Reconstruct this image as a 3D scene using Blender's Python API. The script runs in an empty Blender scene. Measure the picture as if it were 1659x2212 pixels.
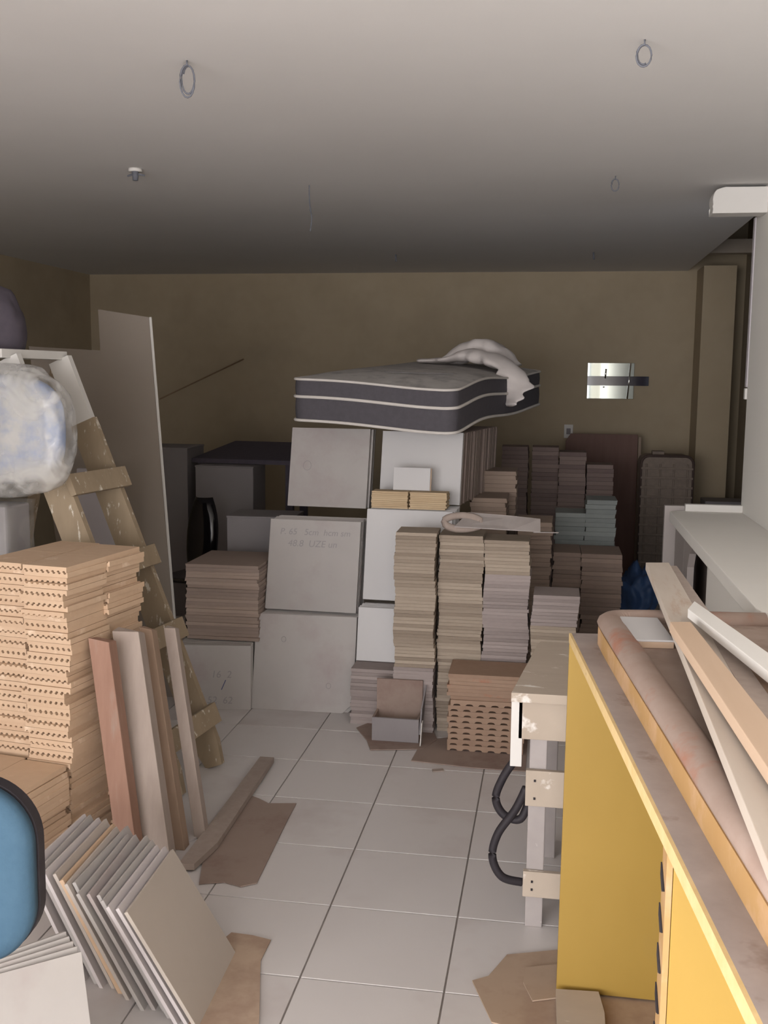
import bpy, bmesh, math, random
from mathutils import Vector, Matrix, noise
random.seed(7)
C = bpy.context.scene.collection
SC = bpy.context.scene
PI = math.pi
R = math.radians

# ------------------------------------------------------------------ camera, light, exposure
CAMH = 1.6434
RX = Vector((0.98694, 0.16076, 0.01012)); UX = Vector((-0.03042, 0.12430, 0.99178)); FX = Vector((-0.15818, 0.97914, -0.12757))
F = 2237.0
cam = bpy.data.cameras.new('camera'); cam.sensor_fit = 'VERTICAL'; cam.sensor_height = 36; cam.lens = 36 * F / 2212
cam.clip_start = 0.05
co = bpy.data.objects.new('camera', cam); C.objects.link(co)
co.matrix_world = Matrix(((RX.x, UX.x, -FX.x, 0), (RX.y, UX.y, -FX.y, 0), (RX.z, UX.z, -FX.z, CAMH), (0, 0, 0, 1)))
SC.camera = co
w = bpy.data.worlds.new('sky'); SC.world = w; w.use_nodes = True
w.node_tree.nodes['Background'].inputs[0].default_value = (0.80, 0.88, 1.0, 1)
w.node_tree.nodes['Background'].inputs[1].default_value = 1.0
def area(name, loc, rot, sx, sy, power, col):
    l = bpy.data.lights.new(name, 'AREA'); l.shape = 'RECTANGLE'; l.size = sx; l.size_y = sy; l.energy = power; l.color = col
    o = bpy.data.objects.new(name, l); C.objects.link(o); o.location = loc; o.rotation_euler = rot
    return o
# daylight through the wide shop door behind the camera
area('daylight', (-1.45, -3.95, 1.25), (R(90), 0, 0), 4.3, 2.3, 335, (1.0, 0.97, 0.985))
# unseen side window of the left wall, added to brighten the kitchen wall
area('added_side_light', (-4.1, -2.3, 1.45), (R(90), 0, R(-90)), 2.9, 1.5, 430, (1.0, 0.98, 0.975))
SC.view_settings.view_transform = 'Standard'; SC.view_settings.look = 'None'
SC.view_settings.exposure = -0.14; SC.view_settings.gamma = 1.0; SC.view_settings.use_curve_mapping = False

# ------------------------------------------------------------------ helpers
def ray(px, py): return FX + RX * ((px - 829.5) / F) - UX * ((py - 1106) / F)
def at_z(px, py, z=0.0):          # the point of the place at height z that the pixel of the photograph shows
    d = ray(px, py); return Vector((0, 0, CAMH)) + d * ((z - CAMH) / d.z)
def at_y(px, py, y):
    d = ray(px, py); return Vector((0, 0, CAMH)) + d * (y / d.y)
def lin(c): return tuple(((v / 255) / 12.92 if v / 255 < .04045 else ((v / 255 + .055) / 1.055) ** 2.4) for v in c) + (1,)

def M(name, a, b, rough=.8, scale=6.0, rnd=.4, bump=.15, stretch=(1, 1, 1), spec=.3, metal=0.0, dust=None, dscale=3.0, dlow=.5, dhigh=.7, contrast=2.0, coat=0.0):
    m = bpy.data.materials.new(name); m.use_nodes = True
    n = m.node_tree.nodes; L = m.node_tree.links; bs = n['Principled BSDF']
    tc = n.new('ShaderNodeTexCoord'); mp = n.new('ShaderNodeMapping'); mp.inputs['Scale'].default_value = stretch
    L.new(tc.outputs['Object'], mp.inputs['Vector'])
    oi = n.new('ShaderNodeObjectInfo')
    off = n.new('ShaderNodeVectorMath'); off.operation = 'SCALE'; off.inputs[0].default_value = (37., 17., 53.)
    L.new(oi.outputs['Random'], off.inputs['Scale'])
    ad = n.new('ShaderNodeVectorMath'); ad.operation = 'ADD'
    L.new(mp.outputs['Vector'], ad.inputs[0]); L.new(off.outputs['Vector'], ad.inputs[1])
    nz = n.new('ShaderNodeTexNoise'); nz.inputs['Scale'].default_value = scale; nz.inputs['Detail'].default_value = 6; nz.inputs['Roughness'].default_value = .6
    L.new(ad.outputs['Vector'], nz.inputs['Vector'])
    mr = n.new('ShaderNodeMapRange'); mr.inputs['From Min'].default_value = .5 - .5 / contrast; mr.inputs['From Max'].default_value = .5 + .5 / contrast
    L.new(nz.outputs['Fac'], mr.inputs['Value'])
    mx = n.new('ShaderNodeMix'); mx.data_type = 'FLOAT'; mx.inputs[0].default_value = rnd
    L.new(mr.outputs['Result'], mx.inputs[2]); L.new(oi.outputs['Random'], mx.inputs[3])
    cm = n.new('ShaderNodeMix'); cm.data_type = 'RGBA'; cm.inputs[6].default_value = lin(a); cm.inputs[7].default_value = lin(b)
    L.new(mx.outputs[0], cm.inputs[0]); out = cm.outputs[2]
    if dust:
        n2 = n.new('ShaderNodeTexNoise'); n2.inputs['Scale'].default_value = dscale; n2.inputs['Detail'].default_value = 5; n2.inputs['Roughness'].default_value = .65
        L.new(ad.outputs['Vector'], n2.inputs['Vector'])
        m2 = n.new('ShaderNodeMapRange'); m2.inputs['From Min'].default_value = dlow; m2.inputs['From Max'].default_value = dhigh
        L.new(n2.outputs['Fac'], m2.inputs['Value'])
        c2 = n.new('ShaderNodeMix'); c2.data_type = 'RGBA'; c2.inputs[7].default_value = lin(dust)
        L.new(m2.outputs['Result'], c2.inputs[0]); L.new(out, c2.inputs[6]); out = c2.outputs[2]
    L.new(out, bs.inputs['Base Color'])
    bs.inputs['Roughness'].default_value = rough; bs.inputs['Specular IOR Level'].default_value = spec; bs.inputs['Metallic'].default_value = metal
    if coat: bs.inputs['Coat Weight'].default_value = coat
    if bump:
        bp = n.new('ShaderNodeBump'); bp.inputs['Strength'].default_value = bump; bp.inputs['Distance'].default_value = .004
        L.new(nz.outputs['Fac'], bp.inputs['Height']); L.new(bp.outputs['Normal'], bs.inputs['Normal'])
    return m

def bx(bm, c, s, rot=None, jit=0.0):
    v = []
    for dx in (-.5, .5):
        for dy in (-.5, .5):
            for dz in (-.5, .5):
                p = Vector((dx * s[0] + random.uniform(-jit, jit), dy * s[1] + random.uniform(-jit, jit), dz * s[2]))
                if rot: p = rot @ p
                v.append(bm.verts.new(p + Vector(c)))
    for f in ((0, 1, 3, 2), (4, 6, 7, 5), (0, 4, 5, 1), (2, 3, 7, 6), (0, 2, 6, 4), (1, 5, 7, 3)):
        bm.faces.new([v[i] for i in f])
def bmin(bm, a, b): bx(bm, [(p + q) / 2 for p, q in zip(a, b)], [abs(q - p) for p, q in zip(a, b)])
def prism(bm, pts, ext):           # pts: polygon, ext: extrusion vector
    ext = Vector(ext); lo = [bm.verts.new(Vector(p)) for p in pts]; hi = [bm.verts.new(Vector(p) + ext) for p in pts]
    n = len(pts); bm.faces.new(lo[::-1]); bm.faces.new(hi)
    for i in range(n): bm.faces.new((lo[i], lo[(i + 1) % n], hi[(i + 1) % n], hi[i]))
def loft(bm, pts, rad, seg=10, closed=False, wob=0.0, up=Vector((0, 0, 1)), cap=True):
    pts = [Vector(p) for p in pts]; n = len(pts); rings = []
    for i, p in enumerate(pts):
        if closed: t = pts[(i + 1) % n] - pts[i - 1]
        else: t = pts[min(i + 1, n - 1)] - pts[max(i - 1, 0)]
        t.normalize(); s = t.cross(up)
        if s.length < 1e-3: s = t.cross(Vector((0, 1, 0)))
        s.normalize(); q = s.cross(t)
        q_ = rad[i] if isinstance(rad, list) else rad
        ra, rb = q_ if isinstance(q_, tuple) else (q_, q_)
        ring = []
        for k in range(seg):
            a = 2 * PI * k / seg; o = s * (math.cos(a) * ra) + q * (math.sin(a) * rb)
            if wob: o *= 1 + wob * noise.noise((p + o) * 14)
            ring.append(bm.verts.new(p + o))
        rings.append(ring)
    for i in range(n if closed else n - 1):
        a, b = rings[i], rings[(i + 1) % n]
        for k in range(seg): bm.faces.new((a[k], a[(k + 1) % seg], b[(k + 1) % seg], b[k]))
    if not closed and cap: bm.faces.new(rings[0][::-1]); bm.faces.new(rings[-1])
def spline(pts, n=8):
    pts = [Vector(p) for p in pts]; out = []
    for i in range(len(pts) - 1):
        p0, p1, p2, p3 = pts[max(i - 1, 0)], pts[i], pts[i + 1], pts[min(i + 2, len(pts) - 1)]
        for k in range(n):
            t = k / n; out.append(.5 * ((2 * p1) + (p2 - p0) * t + (2 * p0 - 5 * p1 + 4 * p2 - p3) * t * t + (3 * p1 - p0 - 3 * p2 + p3) * t ** 3))
    out.append(pts[-1]); return out
def mesh(name, bm, mat, smooth=False, bevel=0.0):
    if bevel: bmesh.ops.bevel(bm, geom=bm.edges[:], offset=bevel, segments=2, affect='EDGES', profile=.6, clamp_overlap=True)
    bmesh.ops.recalc_face_normals(bm, faces=bm.faces)
    me = bpy.data.meshes.new(name); bm.to_mesh(me); bm.free(); me.materials.append(mat)
    if smooth:
        for p in me.polygons: p.use_smooth = True
    return me
def obj(name, me, parent=None, loc=(0, 0, 0), rot=(0, 0, 0)):
    o = bpy.data.objects.new(name, me); C.objects.link(o); o.location = loc; o.rotation_euler = rot
    if parent: o.parent = parent
    return o
def part(name, bm, mat, parent, smooth=False, bevel=0.0, label=None, loc=(0, 0, 0), rot=(0, 0, 0)):
    o = obj(name, mesh(name, bm, mat, smooth, bevel), parent, loc, rot)
    if label: o['label'] = label
    return o
def tag(o, label, cat, group=None):
    o['label'] = label; o['category'] = cat
    if group: o['group'] = group
    return o
def thing(name, label, cat, loc=(0, 0, 0), rot=(0, 0, 0), group=None): return tag(obj(name, None, None, loc, rot), label, cat, group)
def struct(name, bm, mat, bevel=0.0):
    o = obj(name, mesh(name, bm, mat, False, bevel)); o['kind'] = 'structure'; return o
def B(): return bmesh.new()
def nth(k):
    return '%d%s' % (k, 'th' if 10 < k % 100 < 14 else {1: 'st', 2: 'nd', 3: 'rd'}.get(k % 10, 'th'))

# ------------------------------------------------------------------ materials
m_floor = M('floor_tile_glaze', (206, 201, 199), (214, 209, 207), .34, 2.5, .5, .03, spec=.4, dust=(190, 180, 177), dscale=1.3, dlow=.52, dhigh=.75)
m_grout = M('grout', (146, 138, 134), (160, 152, 146), .95, 20, 0, .2)
m_ceil = M('ceiling_paint', (212, 210, 208), (218, 216, 214), .9, 1.2, 0, .05)
m_wall = M('ochre_wall_paint', (172, 157, 132), (178, 164, 140), .9, 3, 0, .08, dust=(158, 144, 122), dscale=.8, dlow=.5, dhigh=.8)
m_wallwhite = M('white_wall_paint', (240, 237, 230), (243, 240, 234), .8, 3, 0, .05)
m_dark = M('unlit_roof_void', (46, 40, 48), (56, 50, 58), .95, 3, 0, .1)  # the darkness of the unlit void is put into this colour
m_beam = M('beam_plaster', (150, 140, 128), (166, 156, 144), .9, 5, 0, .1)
m_ridge = M('tan_clay', (200, 170, 142), (212, 184, 156), .85, 30, .45, .2, dust=(236, 214, 190), dscale=9, dlow=.6, dhigh=.75)
m_big = M('raw_white_tile', (172, 167, 164), (182, 177, 173), .6, 5, .35, .08, dust=(166, 154, 152), dscale=3, dlow=.5, dhigh=.75)
m_bright = M('bright_white_tile', (196, 194, 194), (204, 202, 201), .45, 4, .4, .04)
m_square = M('beige_tile_edge', (136, 122, 108), (178, 164, 148), .85, 40, .8, .2, stretch=(1, 1, 3))
m_lav = M('greyish_tile_edge', (138, 127, 124), (172, 160, 156), .85, 40, .8, .2, stretch=(1, 1, 3))
m_groove = M('brown_clay', (146, 120, 102), (168, 142, 122), .9, 25, .6, .25, dust=(170, 110, 86), dscale=5, dlow=.62, dhigh=.75)
m_brown = M('dusky_brown_tile', (118, 101, 97), (146, 128, 120), .85, 30, .8, .2)
m_cart = M('buff_tile', (140, 122, 110), (158, 140, 126), .9, 30, .7, .2)
m_teal = M('grey_green_tile', (120, 124, 122), (142, 146, 142), .7, 20, .7, .1)
m_dusty = M('dusty_tile', (124, 108, 98), (144, 126, 114), .9, 30, .7, .2)
m_taupe = M('taupe_tile', (146, 130, 122), (174, 156, 144), .85, 30, .8, .2)
m_yellow = M('yellow_paint', (154, 124, 54), (161, 131, 61), .55, 3, 0, .08, stretch=(1, 1, .35), dust=(152, 126, 72), dscale=2.2, dlow=.55, dhigh=.8, spec=.4)
m_oldyel = M('faded_yellow_side', (166, 130, 84), (174, 140, 96), .75, 9, 0, .15, dust=(184, 150, 120), dscale=9, dlow=.5, dhigh=.7)
m_slab = M('dusty_slab', (142, 130, 125), (170, 158, 152), .85, 7, 0, .2, dust=(116, 96, 86), dscale=6, dlow=.58, dhigh=.72)
m_tray = M('dusty_tray', (142, 122, 110), (168, 150, 138), .85, 6, 0, .2, dust=(118, 98, 88), dscale=4, dlow=.5, dhigh=.7)
m_terra = M('dusty_terracotta', (138, 117, 105), (154, 137, 127), .85, 9, 0, .25, dust=(150, 94, 70), dscale=5, dlow=.56, dhigh=.74)
m_edge = M('chipped_edge_strip', (204, 174, 120), (214, 188, 140), .8, 30, 0, .3, dust=(110, 84, 66), dscale=22, dlow=.68, dhigh=.72)
m_pine = M('planed_pine', (190, 164, 140), (198, 173, 150), .7, 5, .3, .1, stretch=(6, .5, 6))
m_pale = M('dusty_pale_plank', (184, 171, 158), (198, 187, 175), .8, 6, .3, .2, stretch=(4, .6, 4), dust=(176, 150, 130), dscale=5, dlow=.55, dhigh=.7)
m_greyw = M('grey_weathered_wood', (150, 136, 128), (172, 158, 148), .9, 8, .4, .3, stretch=(5, 5, .6))
m_redw = M('reddish_wood', (148, 114, 98), (166, 132, 115), .85, 8, .2, .3, stretch=(5, 5, .6), dust=(160, 140, 128), dscale=4, dlow=.55, dhigh=.7)
m_ladder = M('splattered_wood', (146, 130, 108), (168, 150, 126), .85, 7, .4, .3, stretch=(3, 3, 1), dust=(216, 208, 194), dscale=13, dlow=.60, dhigh=.66)
m_white = M('white_paint', (216, 213, 208), (224, 221, 216), .6, 4, .2, .05)
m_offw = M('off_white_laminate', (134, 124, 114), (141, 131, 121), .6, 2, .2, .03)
m_pallet = M('bench_board', (176, 162, 147), (188, 174, 158), .8, 6, .3, .2, stretch=(1, 3, 1), dust=(226, 220, 212), dscale=7, dlow=.62, dhigh=.68)
m_steel = M('painted_steel', (160, 152, 150), (176, 168, 164), .5, 9, .2, .15, spec=.5, metal=.3, dust=(214, 210, 206), dscale=24, dlow=.66, dhigh=.7)
m_black = M('black_rubber', (40, 36, 40), (54, 50, 54), .6, 9, .1, .1)
m_gloss = M('glossy_black', (26, 22, 26), (34, 30, 34), .12, 3, 0, .0, spec=.6)
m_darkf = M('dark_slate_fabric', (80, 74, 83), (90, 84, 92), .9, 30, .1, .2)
m_mside = M('mattress_border', (79, 76, 81), (88, 85, 90), .9, 40, 0, .3)
m_mtop = M('mattress_quilting', (176, 172, 168), (196, 192, 188), .9, 14, 0, .6, dust=(160, 156, 154), dscale=9, dlow=.5, dhigh=.65)
m_pipe = M('white_piping', (206, 200, 194), (214, 208, 202), .8, 20, 0, .2)
m_cloth = M('white_cloth', (214, 206, 202), (224, 216, 212), .9, 12, 0, .4)
m_card = M('cardboard', (168, 146, 126), (184, 162, 142), .9, 6, .5, .15, dust=(150, 124, 108), dscale=4, dlow=.5, dhigh=.75)
m_cardd = M('dull_cardboard', (142, 124, 114), (156, 138, 128), .9, 6, .5, .15, dust=(128, 104, 96), dscale=4, dlow=.5, dhigh=.75)
m_greybox = M('grey_box', (136, 130, 132), (146, 140, 140), .8, 6, .3, .1)
m_grim = M('dull_white_laminate', (170, 162, 158), (178, 170, 166), .6, 2, .2, .03)
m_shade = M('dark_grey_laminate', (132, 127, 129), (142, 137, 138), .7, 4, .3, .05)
m_darkwood = M('dark_brown_door', (108, 80, 72), (120, 92, 82), .6, 4, 0, .1, stretch=(5, 5, .5))
m_wicker = M('dark_wicker', (124, 111, 101), (142, 129, 117), .85, 30, 0, .4)
m_blue = M('blue_upholstery', (54, 80, 99), (60, 86, 105), .85, 60, 0, .3)
m_bluebag = M('blue_plastic_bag', (60, 88, 134), (76, 106, 152), .35, 8, 0, .4, spec=.5)
m_ink = M('faded_ink', (150, 146, 146), (158, 154, 154), .8, 10, 0, 0)
m_inkblue = M('blue_ink', (84, 88, 120), (96, 100, 130), .8, 10, 0, 0)
m_wire = M('grey_wire', (96, 98, 106), (110, 112, 120), .6, 9, 0, .0)
m_chrome = M('bright_chrome', (240, 240, 240), (245, 245, 245), .06, 3, 0, 0, metal=1.0)
m_mirror = M('mirror_glass', (150, 156, 152), (160, 166, 162), .03, 2, 0, 0, metal=.85)
m_band = M('dark_glass_band', (40, 34, 48), (52, 46, 60), .08, 5, 0, 0, spec=.6)
m_saw = M('dusty_saw_steel', (150, 142, 138), (168, 160, 156), .5, 8, 0, .1, metal=.3)
m_plasticgrey = M('grey_plastic_end', (196, 190, 194), (204, 198, 202), .5, 8, 0, .0)
def plastic_film(name='clear_plastic_film', lo=.12, hi=.6):
    m = bpy.data.materials.new(name); m.use_nodes = True; n = m.node_tree.nodes; L = m.node_tree.links
    bs = n['Principled BSDF']; bs.inputs['Base Color'].default_value = lin((214, 212, 208)); bs.inputs['Roughness'].default_value = .16
    tr = n.new('ShaderNodeBsdfTransparent'); mx = n.new('ShaderNodeMixShader'); nz = n.new('ShaderNodeTexNoise'); nz.inputs['Scale'].default_value = 6; nz.inputs['Detail'].default_value = 2; nz.inputs['Distortion'].default_value = 1.5
    mr = n.new('ShaderNodeMapRange'); mr.inputs['From Min'].default_value = .35; mr.inputs['From Max'].default_value = .65; mr.inputs['To Min'].default_value = lo; mr.inputs['To Max'].default_value = hi
    tc = n.new('ShaderNodeTexCoord'); L.new(tc.outputs['Object'], nz.inputs['Vector']); L.new(nz.outputs['Fac'], mr.inputs['Value'])
    L.new(mr.outputs['Result'], mx.inputs[0]); L.new(tr.outputs[0], mx.inputs[1]); L.new(bs.outputs[0], mx.inputs[2])
    bp = n.new('ShaderNodeBump'); bp.inputs['Strength'].default_value = .2; bp.inputs['Distance'].default_value = .01
    L.new(nz.outputs['Fac'], bp.inputs['Height']); L.new(bp.outputs['Normal'], bs.inputs['Normal'])
    L.new(mx.outputs[0], n['Material Output'].inputs['Surface']); return m
m_film = plastic_film(); m_film2 = plastic_film('dusty_plastic_film', .04, .22)

# ------------------------------------------------------------------ the room
XL, XR, YB, YF, ZC = -4.17, 1.52, 9.0, -4.1, 2.55
bm = B(); bmin(bm, (XL, YF - 3, -.14), (XR + .5, YB + .2, -.006)); floor = struct('floor', bm, m_grout)
tile_me = []
for k in range(3):
    bm = B(); bx(bm, (0, 0, -.004), (.395, .395, .008)); tile_me.append(mesh('floor_tile', bm, m_floor, bevel=.0015))
gx0, gy0 = -.6431, 3.8055
for i in range(-5, 4):
    for j in range(-5, 6):
        cx, cy = gx0 + (i + .5) * .4, gy0 - (j + .5) * .4
        if not (-2.2 < cx < 1.3 and 1.3 < cy < 6): continue
        obj('tile', random.choice(tile_me), floor, (cx, cy, 0))
# far and hidden tiles, joined
bm = B()
for i in range(-9, 6):
    for j in range(-14, 16):
        cx, cy = gx0 + (i + .5) * .4, gy0 - (j + .5) * .4
        if (i in range(-5, 4) and j in range(-5, 6) and -2.2 < cx < 1.3 and 1.3 < cy < 6) or cy > YB or cy < YF or cx < XL or cx > XR: continue
        bx(bm, (cx, cy, -.004), (.395, .395, .008))
o = part('distant_tiles', bm, m_floor, floor); o['kind'] = 'stuff'
bm = B(); bmin(bm, (XL - .15, YF, ZC), (1.06, YB + .1, ZC + .1)); struct('ceiling', bm, m_ceil)
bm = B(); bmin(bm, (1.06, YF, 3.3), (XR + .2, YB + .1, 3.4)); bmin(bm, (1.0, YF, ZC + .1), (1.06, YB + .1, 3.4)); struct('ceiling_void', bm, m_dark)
bm = B(); bmin(bm, (XL - .15, YB, 0), (XR + .2, YB + .15, 3.4)); struct('wall_back', bm, m_wall)
bm = B(); bmin(bm, (XL - .15, -.8, 0), (XL, YB, ZC)); bmin(bm, (XL - .15, YF, 0), (XL, -3.8, ZC)); bmin(bm, (XL - .15, -3.8, 0), (XL, -.8, .7)); bmin(bm, (XL - .15, -3.8, 2.25), (XL, -.8, ZC)); struct('wall_left', bm, m_wall)
bm = B(); bmin(bm, (XR, 5.4, 0), (XR + .15, YB, 3.4)); struct('wall_right', bm, m_wall)
bm = B(); bmin(bm, (.945, YF, 0), (1.09, 5.38, ZC)); struct('wall_kitchen', bm, m_wallwhite)
bm = B()
bmin(bm, (XL - .15, YF - .15, 0), (-3.6, YF, ZC)); bmin(bm, (.75, YF - .15, 0), (1.09, YF, ZC)); bmin(bm, (-3.6, YF - .15, 2.4), (.75, YF, ZC)); struct('wall_front', bm, m_wallwhite)
bm = B(); bmin(bm, (XL, .2, 0), (-2.4, .35, ZC)); struct('wall_light_blocker', bm, m_wall)  # unseen partition, added to keep the left part of the ceiling dark
bm = B(); bmin(bm, (1.136, YB - .4, 0), (1.385, YB, 2.55)); struct('trim_1', bm, m_wall)          # pilaster in the back right corner
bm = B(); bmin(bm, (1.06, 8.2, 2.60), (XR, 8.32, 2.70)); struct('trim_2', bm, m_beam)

# ------------------------------------------------------------------ tile stacks
def plate(name, w, d, t, mat, n=3, jit=.0015):
    out = []
    for k in range(n):
        bm = B(); bx(bm, (0, 0, t * .48), (w, d, t * .96), jit=jit); out.append(mesh(name, bm, mat))
    return out
def grooved(name, w, d, t, ng, gd, mat, n=2, share=.55):
    out = []
    for k in range(n):
        bm = B(); prof = [(-w / 2, t * .97)]; prof.append((-w / 2, 0))
        step = w / ng
        for g in range(ng):
            c = -w / 2 + (g + .5) * step; h = step * share / 2
            prof += [(c - h, 0), (c - h * .7, gd * .8), (c, gd), (c + h * .7, gd * .8), (c + h, 0)]
        prof += [(w / 2, 0), (w / 2, t * .97)]
        e = random.uniform(-.002, .002)
        prism(bm, [(x, -d / 2 + e, z) for x, z in prof], (0, d, 0)); out.append(mesh(name, bm, mat))
    return out
def stack(name, cat, meshes, n, t, x, y, z0, rz, label, group, jit=.004, jr=.8, flip=False, drift=None):
    """n tiles, x y the centre of the column; label holds {} for the place counted from the top"""
    out = []
    for i in range(n):
        dx, dy = drift(i) if drift else (0, 0)
        o = obj(name, random.choice(meshes), None, (x + dx + random.gauss(0, jit * .6), y + dy + random.gauss(0, jit * .6), z0 + i * t), (0, 0, R(rz + random.gauss(0, jr * .6))))
        if flip and i % 2: o.rotation_euler = (0, PI, R(rz)); o.location.z += t
        k = n - i
        tag(o, label.format('topmost' if k == 1 else nth(k) + ' from the top'), cat, group); out.append(o)
    return out

# tall ridged clay stack at the left
RT = .0181
rm = grooved('ridged_tile', .166, .223, RT, 8, .006, m_ridge, 3)
RA = -9.0
def ridged_col(ix, iy, lab, n, z0, fx, fy):
    ex = Vector((math.cos(R(RA)), math.sin(R(RA)))); ey = Vector((-math.sin(R(RA)), math.cos(R(RA))))
    p = Vector((fx, fy)) - ex * (.170 * (ix + .5)) + ey * (.226 * (iy + .5) + .018 * ix)
    offs = {}
    def drift(i):
        if i // 2 not in offs: offs[i // 2] = (ex * random.gauss(0, .009) + ey * random.gauss(0, .005))
        v = offs[i // 2]; return (v.x, v.y)
    return stack('ridged_tile', 'tile', rm, n, RT, p.x, p.y, z0, RA, lab, 'ridged clay tiles of the tall left stack', .004, .7, True, drift)
NR = 57
for ix, iy, lab in ((0, 0, 'ridged tan clay tile, {} of the front right column, tall left stack'), (0, 1, 'ridged tan clay tile, {} of the rear right column, tall left stack'),
                    (1, 0, 'ridged tan clay tile, {} of the front left column, tall left stack'), (1, 1, 'ridged tan clay tile, {} of the rear left column, tall left stack')):
    ridged_col(ix, iy, lab, NR, 0, -1.525, 3.06)
# low step of the same tiles in front
for ix, lab in ((0, 'ridged clay tile, {} of the low right column before the tall stack'), (1, 'ridged clay tile, {} of the low left column before the tall stack')):
    ridged_col(ix, 0, lab, 21, 0, -1.565, 2.81)

# four columns of thin square tiles in the middle
ST = .0158
sq = plate('square_tile', .187, .19, ST, m_square); sl = plate('square_tile', .207, .2, ST, m_lav); sb = plate('square_tile', .205, .2, ST, m_square)
def wander(s, a): return lambda i: (.004 * math.sin(i * .35 + s) + a * random.uniform(-1, 1), .003 * math.cos(i * .5 + s))
def mixed(x, y, total, low, me_low, me_high, lab, group, seed):
    k = 0
    for i in range(total):
        me = random.choice(me_low if i < low else me_high); dx, dy = wander(seed, .002)(i)
        o = obj('square_tile', me, None, (x + dx, y + dy, i * ST), (0, 0, R(random.gauss(0, .6))))
        k = total - i
        tag(o, lab.format('topmost' if k == 1 else nth(k) + ' from the top'), 'tile', group)
sl1 = plate('square_tile', .187, .19, ST, m_lav)
mixed(-.604, 4.735, 60, 20, sl1, sq, 'thin square beige tile, {} of column left of saw handle', 'square tiles, column left of the saw', 0)
mixed(-.397, 4.80, 59, 0, sl, sb, 'thin square beige tile, {} of column under saw handle', 'square tiles, column under the saw handle', 2)
mixed(-.187, 4.80, 58, 48, sl, sb, 'thin square greyish tile, {} of column under saw blade', 'square tiles, column under the saw blade', 4)
mixed(.036, 4.76, 43, 34, sb, sl, 'thin square tile, {} of the shorter column behind the workbench', 'square tiles, column behind the workbench', 6)
# low stack left of them
lowm = plate('square_tile', .215, .30, .017, m_lav)
stack('square_tile', 'tile', lowm, 16, .017, -.808, 4.87, 0, 0, 'greyish tile, {} of low stack behind the small open carton', 'tiles of the low stack by the open carton', .004, .6)
# brown hollow tiles on the floor in front
gm = grooved('grooved_tile', .335, .24, .026, 6, .0085, m_groove, 3, .62)
gp = plate('flat_tile', .34, .24, .0165, m_groove)
for i in range(9):
    o = obj('grooved_tile', random.choice(gm), None, (-.252 + random.gauss(0, .004), 4.55, .006 + i * .026), (0, 0, R(random.gauss(0, .5))))
    tag(o, 'brown slotted clay tile, %s of the slotted ones left of workbench' % ('topmost' if i == 8 else nth(9 - i) + ' from the top'), 'tile', 'slotted clay tiles left of the workbench')
for i in range(7):
    o = obj('flat_tile', random.choice(gp), None, (-.248 + random.gauss(0, .005), 4.555, .006 + 9 * .026 + i * .0165), (0, 0, R(random.gauss(0, .8))))
    tag(o, 'flat brown tile, %s of those lying on the slotted clay tiles' % ('topmost' if i == 6 else nth(7 - i) + ' from the top'), 'tile', 'flat tiles on the slotted clay tiles')
# taupe stack at the left of the white blocks
tm = plate('taupe_tile', .375, .42, .0175, m_taupe, jit=.004)
stack('taupe_tile', 'tile', tm, 22, .0175, -1.62, 5.13, .325, 1, 'taupe floor tile, {} of the stack left of the white tile blocks', 'taupe tiles left of the white blocks', .004, 1)

# ------------------------------------------------------------------ big white tiles standing on edge
def slab(name, w, h, t, mat, cut=0.0):
    bm = B(); pts = [(-w / 2, 0, 0)]
    pts += [(w / 2 - cut, 0, 0), (w / 2 - cut * .8, 0, cut * .25), (w / 2 - cut * .15, 0, cut * .8), (w / 2, 0, cut * 1.2)] if cut else [(w / 2, 0, 0)]
    pts += [(w / 2, 0, h), (-w / 2, 0, h)]
    prism(bm, pts, (0, t, 0)); return mesh(name, bm, mat, bevel=.0012)
def row(name, n, w, h, sp, mat, x, y, z, rz, lean, label, group, cut=0.0, hj=.006, front_mat=None, back_mat=None):
    ey = Vector((-math.sin(R(rz)), math.cos(R(rz)), 0)); out = []; me = [slab(name, w, h + random.uniform(-hj, 0), sp * .82, back_mat or mat, cut * random.uniform(.5, .8)) for _ in range(3)]
    f = slab(name, w, h, sp * .82, front_mat or mat, cut)
    for i in range(n):
        p = Vector((x, y, z)) + ey * (i * sp / math.cos(R(lean)))
        o = obj(name, f if i == 0 else random.choice(me), None, (p.x + (random.gauss(0, .005) if i else 0), p.y, z), (R(-lean), 0, R(rz + (random.gauss(0, .3) if i else 0))))
        tag(o, label.format('front tile' if i == 0 else nth(i + 1) + ' tile from the front'), 'tile', group); out.append(o)
    return out
row('large_tile', 9, .515, .475, .016, m_big, -1.19, 4.855, 0, 1, 14, 'large chipped white tile, {} of the bottom left block', 'bottom left block of large white tiles', .05)
b2 = row('large_tile', 11, .475, .462, .016, m_big, -1.185, 5.02, .472, -2, 13, 'large white tile, {} of the middle left block', 'middle left block of large white tiles')
b3 = row('large_tile', 7, .435, .425, .016, m_big, -1.178, 5.36, .962, -4, 12, 'large white tile, {} of the top left block', 'top left block of large white tiles')
row('large_tile', 9, .36, .26, .016, m_bright, -.735, 4.85, .275, -1, 12, 'bright white tile on edge, {} of the bottom right block', 'bottom right block of bright white tiles')
row('large_tile', 17, .435, .455, .016, m_bright, -.698, 5.01, .545, -3, 11, 'bright white tile, {} of the middle right block', 'middle right block of bright white tiles')
row('large_tile', 32, .435, .375, .028, m_big, -.678, 5.33, 1.0, -8, 9, 'tall white tile, {} of the long top right row', 'long top right row under the mattress', front_mat=m_bright, back_mat=M('brownish_raw_edge', (128, 114, 106), (150, 134, 126), .85, 12, .7, .1))
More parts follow.
